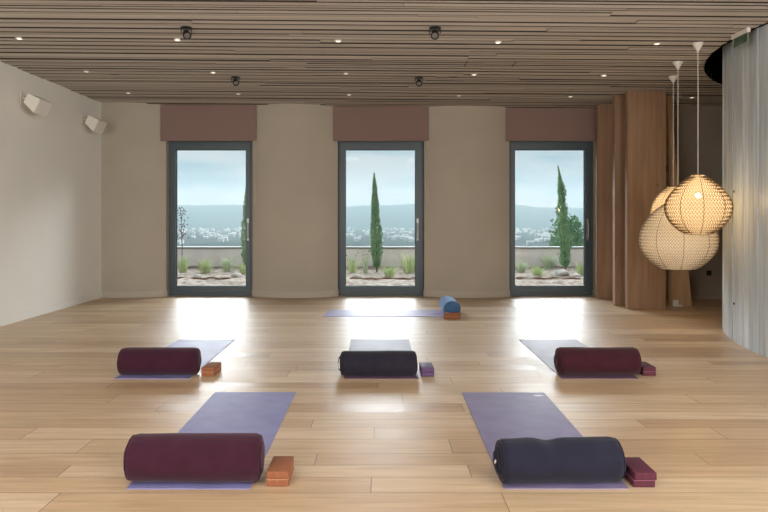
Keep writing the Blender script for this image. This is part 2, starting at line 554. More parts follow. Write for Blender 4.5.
# ceiling: battens of unequal width and depth under a black void
HC, HR = (6.873, 6.564), 3.259
bm = BM()
tone = bm.faces.layers.float.new('tone')
rng = random.Random(11)
y = YB
def addb(x0, x1, y0, y1, z0, tn):
    if x1 - x0 < .02: return
    before = len(bm.faces)
    quad_box(bm, x0, x1, y0, y1, z0, .05)
    bm.faces.ensure_lookup_table()
    for f in bm.faces[before:]:
        f[tone] = tn
        f.normal_update()
        if abs(f.normal.z) < .5: f.material_index = 1  # upright faces take a dark colour: shade painted on the batten sides
HATCH = (1.03, 1.61, 7.72, 8.05)
while y < 11.3:
    w = rng.choice((.045, .055, .08, .09))
    gap = rng.choice((.012, .019, .022, .026))
    x = XL - rng.uniform(0, 2)
    while x < XR:
        ln = rng.uniform(3.0, 8.0)
        x1 = x + ln
        zz = rng.choice((0, 0, .002, .004, .007, .010))
        dy = 0
        tn = min(1, max(0, rng.gauss(.5, .25)))
        yy0, yy1 = y + dy, y + w + dy
        xa, xb = max(x, XL), min(x1 - .003, XR)
        ym = (yy0 + yy1)/2
        dd = (HR+.015)**2 - (ym - HC[1])**2
        if dd > 0:
            xb = min(xb, HC[0] - math.sqrt(dd))
        if xb > xa:
            if HATCH[2] < ym < HATCH[3] and xa < HATCH[0] < xb:
                addb(xa, HATCH[0] - .006, yy0, yy1, zz, tn); xa = HATCH[0] + .006
            if HATCH[2] < ym < HATCH[3] and xa < HATCH[1] < xb:
                addb(xa, HATCH[1] - .006, yy0, yy1, zz, tn); xa = HATCH[1] + .006
            if .82 < ym < 2.38:                                 # openings added for the roof fill lights
                for lo_, hi_ in ((-3.13, -.67), (.87, 3.33)):
                    if xa < lo_: addb(xa, min(xb, lo_), yy0, yy1, zz, tn)
                    xa = max(xa, hi_)
            addb(xa, xb, yy0, yy1, zz, tn)
        x = x1
    y += w + gap
o = struct('ceiling', bm, [M_batten, mat('batten_edge_shade', (.045, .037, .031), .8, spec=.2)], loc=(0, 0, 3.165))
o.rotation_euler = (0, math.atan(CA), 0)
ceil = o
bm = BM()
quad_box(bm, XL - .3, XR + .3, YB - .2, YE, .3, .4)
quad_box(bm, XL - .3, 3.3, YB - .2, YE, .035, .07)
quad_box(bm, 3.3, XR, YB - .2, 3.6, .035, .07); quad_box(bm, 3.3, XR, 9.9, YE, .035, .07)
# black ring collar round the drum opening and its soffit
ring = [(HC[0] + (HR+.0)*math.cos(PI*.5 + PI*i/48), HC[1] + HR*math.sin(PI*.5 + PI*i/48)) for i in range(49)]
for i in range(48):
    (xa, ya), (xb, yb) = ring[i], ring[i+1]
    v = [bm.verts.new(p) for p in ((xa, ya, -.004), (xb, yb, -.004), (xb, yb, .33), (xa, ya, .33))]
    bm.faces.new(v)
    ox, oy = (xa-HC[0])/HR*.018, (ya-HC[1])/HR*.018; px_, py_ = (xb-HC[0])/HR*.018, (yb-HC[1])/HR*.018
    v = [bm.verts.new(p) for p in ((xa, ya, -.004), (xb, yb, -.004), (xb+px_, yb+py_, -.004), (xa+ox, ya+oy, -.004))]
    bm.faces.new(v)
    v = [bm.verts.new(p) for p in ((xa, ya, .036), (xb, yb, .036), (3.3, yb, .036), (3.3, ya, .036))]
    bm.faces.new(v)
obj('ceiling_void', bm, M_black, parent=ceil)

for k_, x_ in enumerate((-1.9, 2.1)):  # frames added round the roof fill lights, no known roof windows
    bm = BM()
    for (a0, a1, b0, b1) in ((-1.25, 1.25, -.80, -.75), (-1.25, 1.25, .75, .80), (-1.25, -1.2, -.75, .75), (1.2, 1.25, -.75, .75)):
        quad_box(bm, a0, a1, b0, b1, -.03, .05)
    struct('window_%d' % (k_+4), bm, M_white, loc=(x_, 1.6, zc(x_)))
# ---------------------------------------------------------------- windows
for i, x in enumerate(WX):
    w = bpy.data.objects.new('window_%d' % (i+1), None); C.objects.link(w)
    w.location = (x, YF, 0); w['kind'] = 'structure'
    h = .722
    bm = BM()                                                   # fixed frame
    f = .045
    quad_box(bm, -h, -h+f, 0, .11, 0, ZT-.002); quad_box(bm, h-f-.02, h, 0, .11, 0, ZT-.002)
    quad_box(bm, -h+f, h-f-.02, 0, .11, ZT-.05, ZT-.002); quad_box(bm, -h+f, h-f-.02, 0, .11, 0, .05)
    obj('window_frame', bm, M_frame, parent=w)
    bm = BM()                                                   # sash
    a0, a1, z0, z1 = -h+f+.003, h-f-.023, .053, ZT-.053
    s = .072; sb = .105
    quad_box(bm, a0, a0+s, -.012, .075, z0, z1); quad_box(bm, a1-s, a1, -.012, .075, z0, z1)
    quad_box(bm, a0+s, a1-s, -.012, .075, z1-s-.02, z1); quad_box(bm, a0+s, a1-s, -.012, .075, z0, z0+sb)
    sash = obj('sash', bm, M_frame, parent=w)
    bm = BM(); quad_box(bm, a0+s-.01, a1-s+.01, .03, .05, z0+sb-.01, z1-s-.01)
    obj('pane', bm, M_glass, parent=sash)
    bm = BM()
    g = .008
    quad_box(bm, a0+s, a0+s+g, .02, .06, z0+sb, z1-s-.02); quad_box(bm, a1-s-g, a1-s, .02, .06, z0+sb, z1-s-.02)
    quad_box(bm, a0+s+g, a1-s-g, .02, .06, z0+sb, z0+sb+g); quad_box(bm, a0+s+g, a1-s-g, .02, .06, z1-s-.02-g, z1-s-.02)
    obj('gasket', bm, M_gasket, parent=sash)
    bm = BM(); hx = a1 - s/2
    quad_box(bm, hx-.016, hx+.016, -.022, -.012, .93, 1.30)
    tube(bm, [(hx, -.02, 1.22), (hx, -.062, 1.22), (hx, -.07, 1.21), (hx, -.07, .98), (hx, -.062, .97)], .009, 10)
    autosmooth(obj('handle', bm, M_metal, parent=w))
    # roller blind, pulled a little down
    if True:
        names = ['left', 'middle', 'right']
        t = thing('roller_blind', 'dusty pink fabric roller blind above the %s of the three windows' % names[i], 'blind', (x, 10.96, ZT), 0, 'roller blinds over the windows')
        hw = .795
        xo = .0
        bm = BM(); quad_box(bm, -hw, hw, 0, .004, .0, zc(x) - ZT - .005)
        obj('blind_fabric', bm, M_blind, parent=t)
        bm = box_bm(-hw, hw, -.006, .010, -.022, .0, .004, 2)
        obj('bottom_rail', bm, M_blind, parent=t)
        bm = BM(); tube(bm, [(-hw, .045, zc(x)-ZT-.06), (hw, .045, zc(x)-ZT-.06)], .026, 16)
        obj('roller_tube', bm, M_white, parent=t)
        if i < 2:
            bm = BM(); cx = hw - .015
            for k in range(60):
                z = -.02 - k*.0172
                for s_ in (-.011, .011):
                    bmesh.ops.create_icosphere(bm, subdivisions=1, radius=.0042, matrix=Matrix.Translation((cx + s_, -.012, z)))
            tube(bm, [(cx-.011, -.012, 0), (cx-.011, -.012, -1.05), (cx, -.012, -1.065), (cx+.011, -.012, -1.05), (cx+.011, -.012, 0)], .0012, 4)
            obj('bead_chain', bm, M_cord, parent=t)

# ---------------------------------------------------------------- timber fins on the right
def fin(name, x, y, ln, th, rot, label):
    top = zc(x) + .012
    bm = box_bm(0, ln, 0, th, 0, top, .004, 2)
    o = obj(name, bm, M_fin, loc=(x, y, 0), rot=(0, 0, rot))
    return tag(o, label, 'post', 'tall laminated timber posts')
fin('timber_post', 3.555, 10.82, .30, .05, R(8), 'farthest thin timber post, right against the jamb of the right window')
fin('timber_post', 3.530, 10.70, .36, .06, R(-32), 'laminated timber post second from the right window, angled towards the room')
fin('timber_post', 3.500, 9.83, .52, .11, R(-2), 'narrow strip of timber post showing just behind the widest one')
big = fin('timber_post', 3.555, 9.48, .55, .10, R(-1), 'widest and nearest knotty timber post, left of the lanterns')
for z in (2.02, .62):
    bm = BM(); tube(bm, [(.548, .05, z-.035), (.575, .05, z-.035), (.575, .05, z+.035), (.548, .05, z+.035)], .014, 8)
    quad_box(bm, .549, .560, .02, .08, z-.06, z+.06)
    obj('bracket', bm, M_spot, parent=big)['label'] = 'black bracket'
t = thing('timber_brace', 'tapering timber brace leaning in the dark recess behind the biggest lantern', 'brace', (4.36, 9.83, 0))
bm = BM()
zt = zc(4.4)+.01
v = [(-.03, 0), (.29, 0), (.045, 2.17), (-.02, zt), (-.09, zt), (-.03, 2.17)]
a = [bm.verts.new((x, 0, z)) for x, z in v]; b = [bm.verts.new((x, .07, z)) for x, z in v]
bm.faces.new(a); bm.faces.new(b[::-1])
for i in range(len(v)): bm.faces.new((a[i], b[i], b[(i+1) % len(v)], a[(i+1) % len(v)]))
obj('brace_board', bm, M_brace, parent=t)
bm = BM(); quad_box(bm, 0, .12, -.05, -.002, 0, .015); quad_box(bm, .0, .08, -.012, -.002, .015, .09)
obj('foot_bracket', bm, M_white, parent=t)['label'] = 'white foot bracket'

# sockets on the recess wall
def at(px, py, Y): return ((px-380)/660*Y, Y, 1.31 - (py-218)/660*Y)
t = thing('wall_socket', 'small black socket low on the dark recess wall', 'socket', at(708.9, 273, 10.66))
obj('cover_plate', box_bm(-.04, .04, -.008, 0, -.04, .04, .003), M_spot, parent=t)
bm = BM(); tube(bm, [(0, -.0115, 0), (0, -.007, 0)], .022, 16); obj('socket_insert', bm, M_gasket, parent=t)
t = thing('wall_plate', 'wide beige blank plate left of the black socket', 'plate', at(698, 273, 10.66))
obj('cover_plate', box_bm(-.13, .13, -.008, 0, -.045, .045, .003), M_recess, parent=t)
bm = BM(); quad_box(bm, -.002, .002, -.009, -.007, -.044, .044); obj('plate_joint', bm, M_gasket, parent=t)

# ---------------------------------------------------------------- wall speakers
def speaker(y0, y1, ztop, label, loc_x=XL):
    t = thing('wall_speaker', label, 'speaker', (XL, (y0+y1)/2, ztop-.02), 0, 'cream wall speakers')
    L_ = (y1-y0)/2
    # section in x-z: tapered body, deeper front
    piv = Matrix.Translation((.31, 0, .02)) @ Matrix.Rotation(R(26), 4, 'Y')
    sec = [(0, 0), (-.175, 0), (-.175, -.13), (0, -.195)]
    bm = BM()
    a = [bm.verts.new(piv @ Vector((x, -L_, z))) for x, z in sec]
    b = [bm.verts.new(piv @ Vector((x, L_, z))) for x, z in sec]
    bm.faces.new(a); bm.faces.new(b[::-1])
    for i in range(4): bm.faces.new((a[i], b[i], b[(i+1)%4], a[(i+1)%4]))
    bmesh.ops.bevel(bm, geom=bm.edges[:], offset=.006, segments=2, affect='EDGES')
    obj('speaker_cabinet', bm, M_speaker, parent=t)
    bm = BM()
    quad_box(bm, .003, .0075, -L_+.012, L_-.012, -.183, -.012)
    bm.transform(piv)
    obj('grille', bm, M_white, parent=t)
    bm = BM()
    c = piv @ Vector((-.165, 0, -.06))
    tube(bm, [(0, 0, c.z+.02), (.03, 0, c.z+.02), tuple(c)], .014, 10)
    quad_box(bm, 0, .01, -.05, .05, c.z-.05, c.z+.09)
    obj('bracket', bm, M_speaker, parent=t)
speaker(8.31, 8.63, 2.81, 'cream box speaker on the left wall, nearer to the camera')
speaker(10.04, 10.36, 2.80, 'cream box speaker on the left wall, nearer to the window wall')

# ---------------------------------------------------------------- ceiling fittings
rows_px = {7.1: 41.8, 8.7: 74, 10.2: 95.2}
rows = {7.1: [(-3.88, 'far left'), (-2.18, 'left'), (-.45, 'middle'), (1.27, 'right'), (2.98, 'far right')],
        8.7: [(-3.87, ''), (-2.20, ''), (-.45, ''), (1.24, ''), (2.95, '')],
        10.2: [(-3.89, ''), (-2.19, ''), (-.48, ''), (1.22, ''), (2.94, ''), (4.82, '')]}
rown = {7.1: 'row nearest the camera', 8.7: 'middle row', 10.2: 'row nearest the windows'}
ordn = ['first', 'second', 'third', 'fourth', 'fifth', 'sixth']
proto = None
for Y, xs in rows.items():
    Yn = (zc(0) - 1.31)*660/(218 - rows_px[Y])
    for k, (x, _) in enumerate(xs):
        x = x/Y*Yn
        lab = 'small round recessed downlight, %s from the left in the %s' % (ordn[k], rown[Y])
        if proto is None:
            proto = thing('downlight', lab, 'ceiling light', (x, Yn, zc(x)), 0, 'recessed downlights')
            bm = BM(); lathe(bm, [(.026, .03), (.037, .03), (.037, -.002), (.032, -.003), (.026, 0)], 24, cap=False)
            obj('trim_ring', bm, M_white, parent=proto)
            bm = BM(); lathe(bm, [(.0255, .002), (.021, -.002), (.010, -.004)], 20); obj('lens', bm, M_led, parent=proto)
        else:
            dup(proto, (x, Yn, zc(x)), 0, lab)
def spot(px, py, yaw, label):
    Y = 1.87*660/(218-py); 
    x = (px-380)/660*Y; Y = (zc(x)-.03-1.31)*660/(218-py); x = (px-380)/660*Y
    t = thing('ceiling_spotlight', label, 'spotlight', (x, Y, zc(x)), yaw, 'black ceiling spotlights')
    bm = BM(); lathe(bm, [(.058, .0), (.058, -.010), (.05, -.012)], 28); obj('base_plate', bm, M_spot, parent=t)
    bm = BM()
    tube(bm, [(-.05, 0, -.01), (-.052, 0, -.05), (-.045, 0, -.062)], .005, 6); obj('yoke_arm', bm, M_spot, parent=t)
    bm = BM(); tube(bm, [(.05, 0, -.01), (.052, 0, -.05), (.045, 0, -.062)], .005, 6)
    obj('yoke_arm', bm, M_spot, parent=t)
    bm = BM()
    lathe(bm, [(.012, .04), (.030, .036), (.038, .01), (.040, -.04), (.034, -.042), (.030, -.025), (.01, -.02)], 24)
    bm.transform(Matrix.Translation((0, 0, -.062)) @ Matrix.Rotation(R(-50), 4, 'X'))
    hd = obj('lamp_head', bm, M_spot, parent=t, smooth=True)
    bm = BM(); lathe(bm, [(.028, -.030), (.001, -.028)], 20)
    bm.transform(Matrix.Translation((0, 0, -.062)) @ Matrix.Rotation(R(-50), 4, 'X'))
    obj('reflector', bm, M_metal, parent=hd)
spot(186.5, 31, R(30), 'black gimbal ceiling spotlight at front left, the larger left one')
spot(435, 31, R(-10), 'black gimbal ceiling spotlight at front right of centre')
spot(235.5, 79.5, R(25), 'small black ceiling spotlight farther back on the left')
spot(419, 80, R(0), 'small black ceiling spotlight farther back near the middle')
for px, lab in ((115, 'short dark ceiling slot near the left wall'), (453, 'short dark ceiling slot right of centre')):
    Y = 8.68; x = (px-380)/660*Y
    tag(obj('ceiling_slot', box_bm(-.055, .055, -.014, .014, -.003, .02), M_spot, loc=(x, Y, zc(x))), lab, 'ceiling slot', 'dark ceiling slots')

# exit sign beside the concrete drum
t = thing('exit_sign', 'edge-lit green acrylic exit sign with white housing under the ceiling', 'sign', (3.53, 6.46, zc(3.53)))
obj('housing', box_bm(-.018, .018, -.145, .145, -.045, .0, .004), M_white, parent=t)
pn = obj('sign_panel', box_bm(-.004, .004, -.130, .130, -.135, -.045), M_signglass, parent=t)
bm = BM()
for (a0, a1, b0, b1) in ((-.130, .130, -.135, -.131), (-.130, -.126, -.131, -.045), (.126, .130, -.131, -.045)):
    quad_box(bm, -.0055, .0055, a0, a1, b0, b1)
obj('panel_edge', bm, mat('pale_edge', (.5, .6, .5), .4), parent=pn)

# ---------------------------------------------------------------- lanterns
def shade_mat(name, base, fac_t):
    m = bpy.data.materials.new(name); m.use_nodes = True
    t = m.node_tree; t.nodes.clear(); l = t.links.new
    d = N(t, 'ShaderNodeBsdfDiffuse'); d.inputs[0].default_value = (*base, 1)
    tl = N(t, 'ShaderNodeBsdfTranslucent'); tl.inputs[0].default_value = (*base, 1)
    m1 = N(t, 'ShaderNodeMixShader'); m1.inputs[0].default_value = .45
    l(d.outputs[0], m1.inputs[1]); l(tl.outputs[0], m1.inputs[2])
    tr = N(t, 'ShaderNodeBsdfTransparent')
    m2 = N(t, 'ShaderNodeMixShader'); m2.inputs[0].default_value = fac_t
    l(m1.outputs[0], m2.inputs[1]); l(tr.outputs[0], m2.inputs[2])
    o = N(t, 'ShaderNodeOutputMaterial'); l(m2.outputs[0], o.inputs[0])
    return m
M_shade = shade_mat('lantern_gauze', (.80, .70, .54), .30)
M_shade_w = shade_mat('lantern_gauze_white', (.86, .81, .72), .16)
M_net = mat('net_cord_brown', (.13, .075, .035), .8)
M_net_w = mat('net_cord_grey', (.26, .21, .16), .8)
def lantern(x, Y, rad, prof, ztop, label, ms, mn, power, bulb_z, bulb_r, rings, zig, netr):
    zce = zc(x)
    t = thing('pendant_lantern', label, 'pendant lamp', (x, Y, zce), 0, 'woven pendant lanterns')
    bm = BM(); lathe(bm, [(.058, .0), (.058, -.006), (.006, -.088), (.004, -.094)], 32); obj('ceiling_cap', bm, M_white, parent=t, smooth=False)
    bm = BM(); tube(bm, [(0, 0, -.09), (0, 0, bulb_z + .09 - zce)], .0042, 8); obj('cord', bm, M_cord, parent=t)
    bm = BM(); lathe(bm, [(.014, .10), (.02, .09), (.02, .035), (.014, .03)], 16, c=(0, 0, bulb_z-zce)); obj('lamp_holder', bm, M_white, parent=t)
    bm = BM(); bmesh.ops.create_uvsphere(bm, u_segments=16, v_segments=10, radius=bulb_r, matrix=Matrix.Translation((0, 0, bulb_z-zce)))
    obj('bulb', bm, M_bulb, parent=t, smooth=True)
    # smooth profile by Catmull-Rom
    pr = []
    q = [prof[0]] + prof + [prof[-1]]
    for i in range(1, len(q)-2):
        for s in range(8):
            u = s/8
            f = lambda k: .5*((2*q[i][k]) + (-q[i-1][k]+q[i+1][k])*u + (2*q[i-1][k]-5*q[i][k]+4*q[i+1][k]-q[i+2][k])*u*u + (-q[i-1][k]+3*q[i][k]-3*q[i+1][k]+q[i+2][k])*u**3)
            pr.append((f(0), f(1)))
    pr.append(prof[-1])
    pr = [(r, z - zce) for r, z in pr]
    def R_at(s):
        s = max(0, min(len(pr)-1.001, s)); i = int(s); u = s-i
        return (pr[i][0]*(1-u)+pr[i+1][0]*u, pr[i][1]*(1-u)+pr[i+1][1]*u)
    nribs = 9
    bm = BM(); lathe(bm, pr, 60, cap=False)
    sh = obj('shade', bm, ms, parent=t, smooth=True)
    # arclength table
    ds = [0]
    for i in range(1, len(pr)): ds.append(ds[-1] + math.hypot(pr[i][0]-pr[i-1][0], pr[i][1]-pr[i-1][1]))
    def by_len(d):
        for i in range(1, len(ds)):
            if ds[i] >= d: return i-1 + (d-ds[i-1])/(ds[i]-ds[i-1])
        return len(pr)-1.001
    bm = BM()
    step = ds[-1]/rings
    for k in range(1, rings):
        prev = None; ringv = []
        nz = zig
        for j in range(nz*2):
            d = k*step + (step*.42 if j % 2 else -step*.42)
            r, z = R_at(by_len(max(0, min(ds[-1], d))))
            a_ = 2*PI*j/(nz*2)
            rr = r + netr
            c_, s_ = math.cos(a_), math.sin(a_)
            ringv.append([bm.verts.new((rr*c_, rr*s_, z+netr)), bm.verts.new(((rr+netr)*c_, (rr+netr)*s_, z)), bm.verts.new((rr*c_, rr*s_, z-netr))])
        m_ = len(ringv)
        for j in range(m_):
            A_, B_ = ringv[j], ringv[(j+1) % m_]
            for e in range(2):
                bm.faces.new((A_[e], A_[e+1], B_[e+1], B_[e]))
    obj('net', bm, mn, parent=t)
    bm = None
    for k in range(nribs):
        a_ = 2*PI*(k+.35)/nribs
        bm = BM(); tube(bm, [((r+.003)*math.cos(a_), (r+.003)*math.sin(a_), z) for r, z in pr[::2]+[pr[-1]]], .0032, 6)
        obj('rib', bm, mn, parent=t, smooth=True)
    for (r, z), nm in ((pr[0], 'top_ring'), (pr[-1], 'bottom_ring')):
        bm = BM(); pts = [(r*math.cos(2*PI*i/40), r*math.sin(2*PI*i/40), z) for i in range(41)]
        tube(bm, pts, .005, 6, cap=False); obj(nm, bm, mn, parent=t, smooth=True)
    bm = BM()
    for k in range(3):
        a_ = 2*PI*k/3
        tube(bm, [(0, 0, bulb_z+.095-zce), (pr[0][0]*math.cos(a_), pr[0][0]*math.sin(a_), pr[0][1])], .0025, 6)
    obj('spider', bm, M_white, parent=t)
    d = bpy.data.lights.new('lantern_glow', 'POINT'); d.energy = power; d.color = (1, .74, .44); d.shadow_soft_size = bulb_r
    lo = bpy.data.objects.new('lantern_glow', d); C.objects.link(lo); lo.parent = t; lo.location = (0, 0, bulb_z-zce-.0)
    # keep the point lamp just outside the bulb mesh
    lo.location.z -= bulb_r*2.2
def prof_px(pairs, s): return [(r_*s, 1.31 - (py-218)*s) for py, r_ in pairs]
Y = 6.9; s = Y/660
prof = prof_px([(175, 6), (179, 11), (183.5, 16.5), (190, 22.5), (196, 27), (202, 29.8), (208, 30.6), (214, 29.6), (220, 27), (227, 21.5), (231, 16.5), (234.5, 10)], s)
lantern((698-380)*s, Y, .336, prof, 0, 'front lantern with brown zigzag net, the rightmost of the three', M_shade, M_net, 5.5, 1.31+22.5*s, .024, 18, 60, .0042)
Y = 7.73; s = Y/660
prof = prof_px([(200, 7), (205, 14), (212, 23), (221, 30), (230, 34.5), (240, 36.2), (247, 35.5), (254, 32.5), (261, 26.5), (266, 20.5), (268.5, 16)], s)
lantern((678-380)*s, Y, .44, prof, 0, 'biggest lantern with off-white gauze shade, hanging lowest', M_shade_w, M_net_w, 3.5, 1.31+3*s, .024, 26, 84, .0038)
Y = 8.5; s = Y/660
prof = prof_px([(187, 5), (190, 9), (195, 14), (202, 18.8), (209, 21), (215, 21), (221, 18), (226, 13)], s)
lantern((673.3-380)*s, Y, .27, prof, 0, 'rearmost lantern glowing warm behind the other two, mostly hidden', M_shade, M_net_w, 4.5, 1.31+16*s, .022, 16, 48, .0038)

# ---------------------------------------------------------------- yoga mats
def ymat(name, corners, m, label, th=.005):
    # corners: (x,y) front-left, front-right, back-right, back-left
    cx = sum(c[0] for c in corners)/4; cy = sum(c[1] for c in corners)/4
    bm = BM()
    nx, ny = 12, 34
    def P2(u, v):
        fl, frr, br, bl = [Vector(c) for c in corners]
        p = (fl*(1-u)+frr*u)*(1-v) + (bl*(1-u)+br*u)*v
        return p.x-cx, p.y-cy
    top = [[None]*(ny+1) for _ in range(nx+1)]; bot = [[None]*(ny+1) for _ in range(nx+1)]
    for i in range(nx+1):
        for j in range(ny+1):
            x, y = P2(i/nx, j/ny)
            edge = min(j, ny-j)
            lift = .0
            wob = .0006*noise.noise(Vector((x*4+cx, y*4+cy, 0)))
            top[i][j] = bm.verts.new((x, y, th+wob+lift)); bot[i][j] = bm.verts.new((x, y, 0))
    for i in range(nx):
        for j in range(ny):
            bm.faces.new((top[i][j], top[i+1][j], top[i+1][j+1], top[i][j+1]))
            bm.faces.new((bot[i][j], bot[i][j+1], bot[i+1][j+1], bot[i+1][j]))
    for i in range(nx):
        bm.faces.new((bot[i][0], bot[i+1][0], top[i+1][0], top[i][0])); bm.faces.new((bot[i][ny], top[i][ny], top[i+1][ny], bot[i+1][ny]))
    for j in range(ny):
        bm.faces.new((bot[0][j], top[0][j], top[0][j+1], bot[0][j+1])); bm.faces.new((bot[nx][j], bot[nx][j+1], top[nx][j+1], top[nx][j]))
    return tag(obj(name, bm, m, loc=(cx, cy, 0), smooth=False), label, 'yoga mat', 'yoga mats on the floor')
m1 = ymat('yoga_mat', [(-1.226, 3.187), (-.628, 3.187), (-.632, 4.949), (-1.237, 4.949)], M_mat_violet, 'violet yoga mat at front left, under the nearest maroon bolster')
m2 = ymat('yoga_mat', [(.600, 3.19), (1.202, 3.19), (1.228, 4.94), (.614, 4.94)], M_mat_plum, 'purple yoga mat at front right with a small pale logo')
m3 = ymat('yoga_mat', [(-2.164, 5.37), (-1.555, 5.37), (-1.559, 7.098), (-2.165, 7.098)], M_mat_violet, 'violet yoga mat at back left, beside the orange blocks')
m4 = ymat('yoga_mat', [(-.293, 5.37), (.317, 5.37), (.311, 7.098), (-.314, 7.098)], M_mat_grey, 'mauve yoga mat in the middle of the room under the charcoal bolster')
m5 = ymat('yoga_mat', [(1.481, 5.37), (2.107, 5.37), (2.11, 7.09), (1.492, 7.09)], M_mat_grey, 'mauve yoga mat at back right under the wine red bolster')
m6 = ymat('yoga_mat', [(-.76, 8.76), (1.0, 8.76), (1.0, 9.38), (-.73, 9.38)], M_mat_lav, 'lavender yoga mat lying crosswise before the middle window')
def lotus(par, x, y, r, m, rot=0):
    bm = BM()
    for k in range(5):
        a_ = rot + PI/2 + (k-2)*R(32)
        d = Vector((math.cos(a_), math.sin(a_), 0)); n_ = Vector((-d.y, d.x, 0))
        pts = [Vector((0,0,0)), d*r*.5 + n_*r*.17, d*r, d*r*.5 - n_*r*.17]
        bm.faces.new([bm.verts.new((x+p.x, y+p.y, .0063+k*.00005)) for p in pts])
    ext = bmesh.ops.extrude_face_region(bm, geom=bm.faces[:])
    for g_ in ext['geom']:
        if isinstance(g_, bmesh.types.BMVert): g_.co.z -= .001
    o = obj('logo', bm, m, parent=par); o['label'] = 'small lotus logo print'
    return o
lotus(m2, 1.165 - m2.location.x, 4.83 - m2.location.y, .05, M_logo)
lotus(m6, .765 - m6.location.x, 9.0 - m6.location.y, .09, M_logo_d, PI)

# ---------------------------------------------------------------- bolsters
def bolster(length, rad, rz, mfab, label, seed, loc, rotz=0, dip=0, strap_end=-1, tag_=False):
    """axis along local x, centre at the origin's x, resting on z=0"""
    t = thing('bolster', label, 'bolster', loc, rotz, 'cylindrical bolsters')
    n, hl = 72, length/2
    rc = .042
    prof = [(0.001, -hl+.004), (.35*rad, -hl+.001), (.65*rad, -hl+.003)]
    for i in range(9):
        a_ = PI/2*i/8
        prof.append((rad - rc + rc*math.sin(a_), -hl + .006 + rc*(1-math.cos(a_))))
    m_ = 30
    body = [(rad, -hl+.006+rc + (2*hl-.012-2*rc)*i/m_) for i in range(1, m_)]
    full = prof + body + [(r, -x) for r, x in reversed(prof)]
    bm = BM(); rings = []
    for r, x in full:
        ring = []
        de = hl - abs(x)
        for k in range(n):
            a_ = 2*PI*k/n
            p = Vector((x*3+seed*7, math.cos(a_)*1.0, math.sin(a_)*1.0))
            f = 1 + .030*noise.noise(p*1.1) + .012*noise.noise(p*3.1)
            pl = math.exp(-max(0, de-.02)/.05) * (1 if de > .01 else .4)
            f += .012*pl*math.sin(k*2*PI/n*18 + 2*noise.noise(Vector((seed, k*.2, 0))))
            yy, zz = math.cos(a_)*r*f, math.sin(a_)*r*f*rz/rad
            if dip and zz > 0:
                zz -= dip*math.exp(-((x+.045)/.05)**2)*max(0, math.sin(a_))**3
                zz += .004*math.exp(-((x+.14)/.07)**2)
            if zz < -rz*.90: zz = -rz*.90 + (zz + rz*.90)*.25     # settles on the mat
            ring.append(bm.verts.new((x + .006*noise.noise(Vector((seed, yy*12, zz*12))), yy, zz)))
        rings.append(ring)
    for i in range(len(rings)-1):
        for k in range(n):
            bm.faces.new((rings[i][k], rings[i][(k+1)%n], rings[i+1][(k+1)%n], rings[i+1][k]))
    bm.faces.new(rings[0][::-1]); bm.faces.new(rings[-1])
    zmin = min(v.co.z for v in bm.verts)
    for v in bm.verts: v.co.z -= zmin
    body_o = obj('cover', bm, mfab, parent=t, smooth=True)
    for s in (-1, 1):                                           # end seam piping
        bm = BM(); pts = []
        xx = s*(hl - .019); rr = rad - .011
        for k in range(49):
            a_ = 2*PI*k/48
            z_ = math.sin(a_)*rr*rz/rad
            if z_ < -rz*.88: z_ = -rz*.88 + (z_+rz*.88)*.25
            pts.append((xx, math.cos(a_)*rr, z_ - zmin))
        tube(bm, pts, .0045, 6, cap=False); obj('piping', bm, mfab, parent=t, smooth=True)
    # carrying strap on one end
    s = strap_end; bm = BM()
    pts = [Vector((s*(hl-.012), 0, -rad*.62)), Vector((s*(hl+.006), 0, -rad*.4)), Vector((s*(hl+.013), 0, 0)), Vector((s*(hl+.006), 0, rad*.4)), Vector((s*(hl-.012), 0, rad*.62))]
    ang = R(-35)
    vs_ = []
    for p in pts:
        row = []
        for w in (-.016, .016):
            yy = w; zz = p.z
            q = Vector((p.x, yy*math.cos(ang)-zz*math.sin(ang), yy*math.sin(ang)+zz*math.cos(ang)))
            for dx in (0, .003*s): row.append(bm.verts.new((q.x+dx, q.y, q.z - zmin)))
        vs_.append(row)
    for i in range(len(vs_)-1):
        A_, B_ = vs_[i], vs_[i+1]
        for (e, f) in ((0, 1), (1, 3), (3, 2), (2, 0)): bm.faces.new((A_[e], A_[f], B_[f], B_[e]))
    bm.faces.new((vs_[0][0], vs_[0][1], vs_[0][3], vs_[0][2])); bm.faces.new((vs_[-1][0], vs_[-1][1], vs_[-1][3], vs_[-1][2]))
    st = obj('carry_handle', bm, mfab, parent=t)
    if tag_:
        bm = box_bm(-.001, .001, -.018, .018, -.007, .007)
        lb = obj('fabric_label', bm, M_tag, parent=st, loc=(s*(hl+.0165), -.040, .012 - zmin), rot=(R(-35), 0, 0))
        lb['label'] = 'small pale sewn label'
    return t
MT = .0052
bolster(.672, .117, .115, M_maroon, 'maroon bolster on the front left violet mat, nearest of the red ones', 1, (-.922, 3.305, MT))
bolster(.628, .114, .104, M_navy, 'navy bolster with a dented top on the front right mat', 2, (.893, 3.300, MT), R(3.5), dip=.016, tag_=True)
bolster(.665, .116, .113, M_maroon, 'maroon bolster on the back left mat beside the orange blocks', 3, (-1.845, 5.53, MT))
bolster(.645, .112, .102, M_charcoal, 'charcoal bolster on the middle mat, in the centre of the room', 4, (-.013, 5.50, MT))
bolster(.69, .116, .114, M_maroon2, 'wine red bolster on the back right mat', 5, (1.82, 5.53, MT))
bolster(.68, .116, .106, M_blue, 'blue bolster seen end-on at the right end of the crosswise mat', 6, (.957, 9.06, MT), PI/2 + R(0))

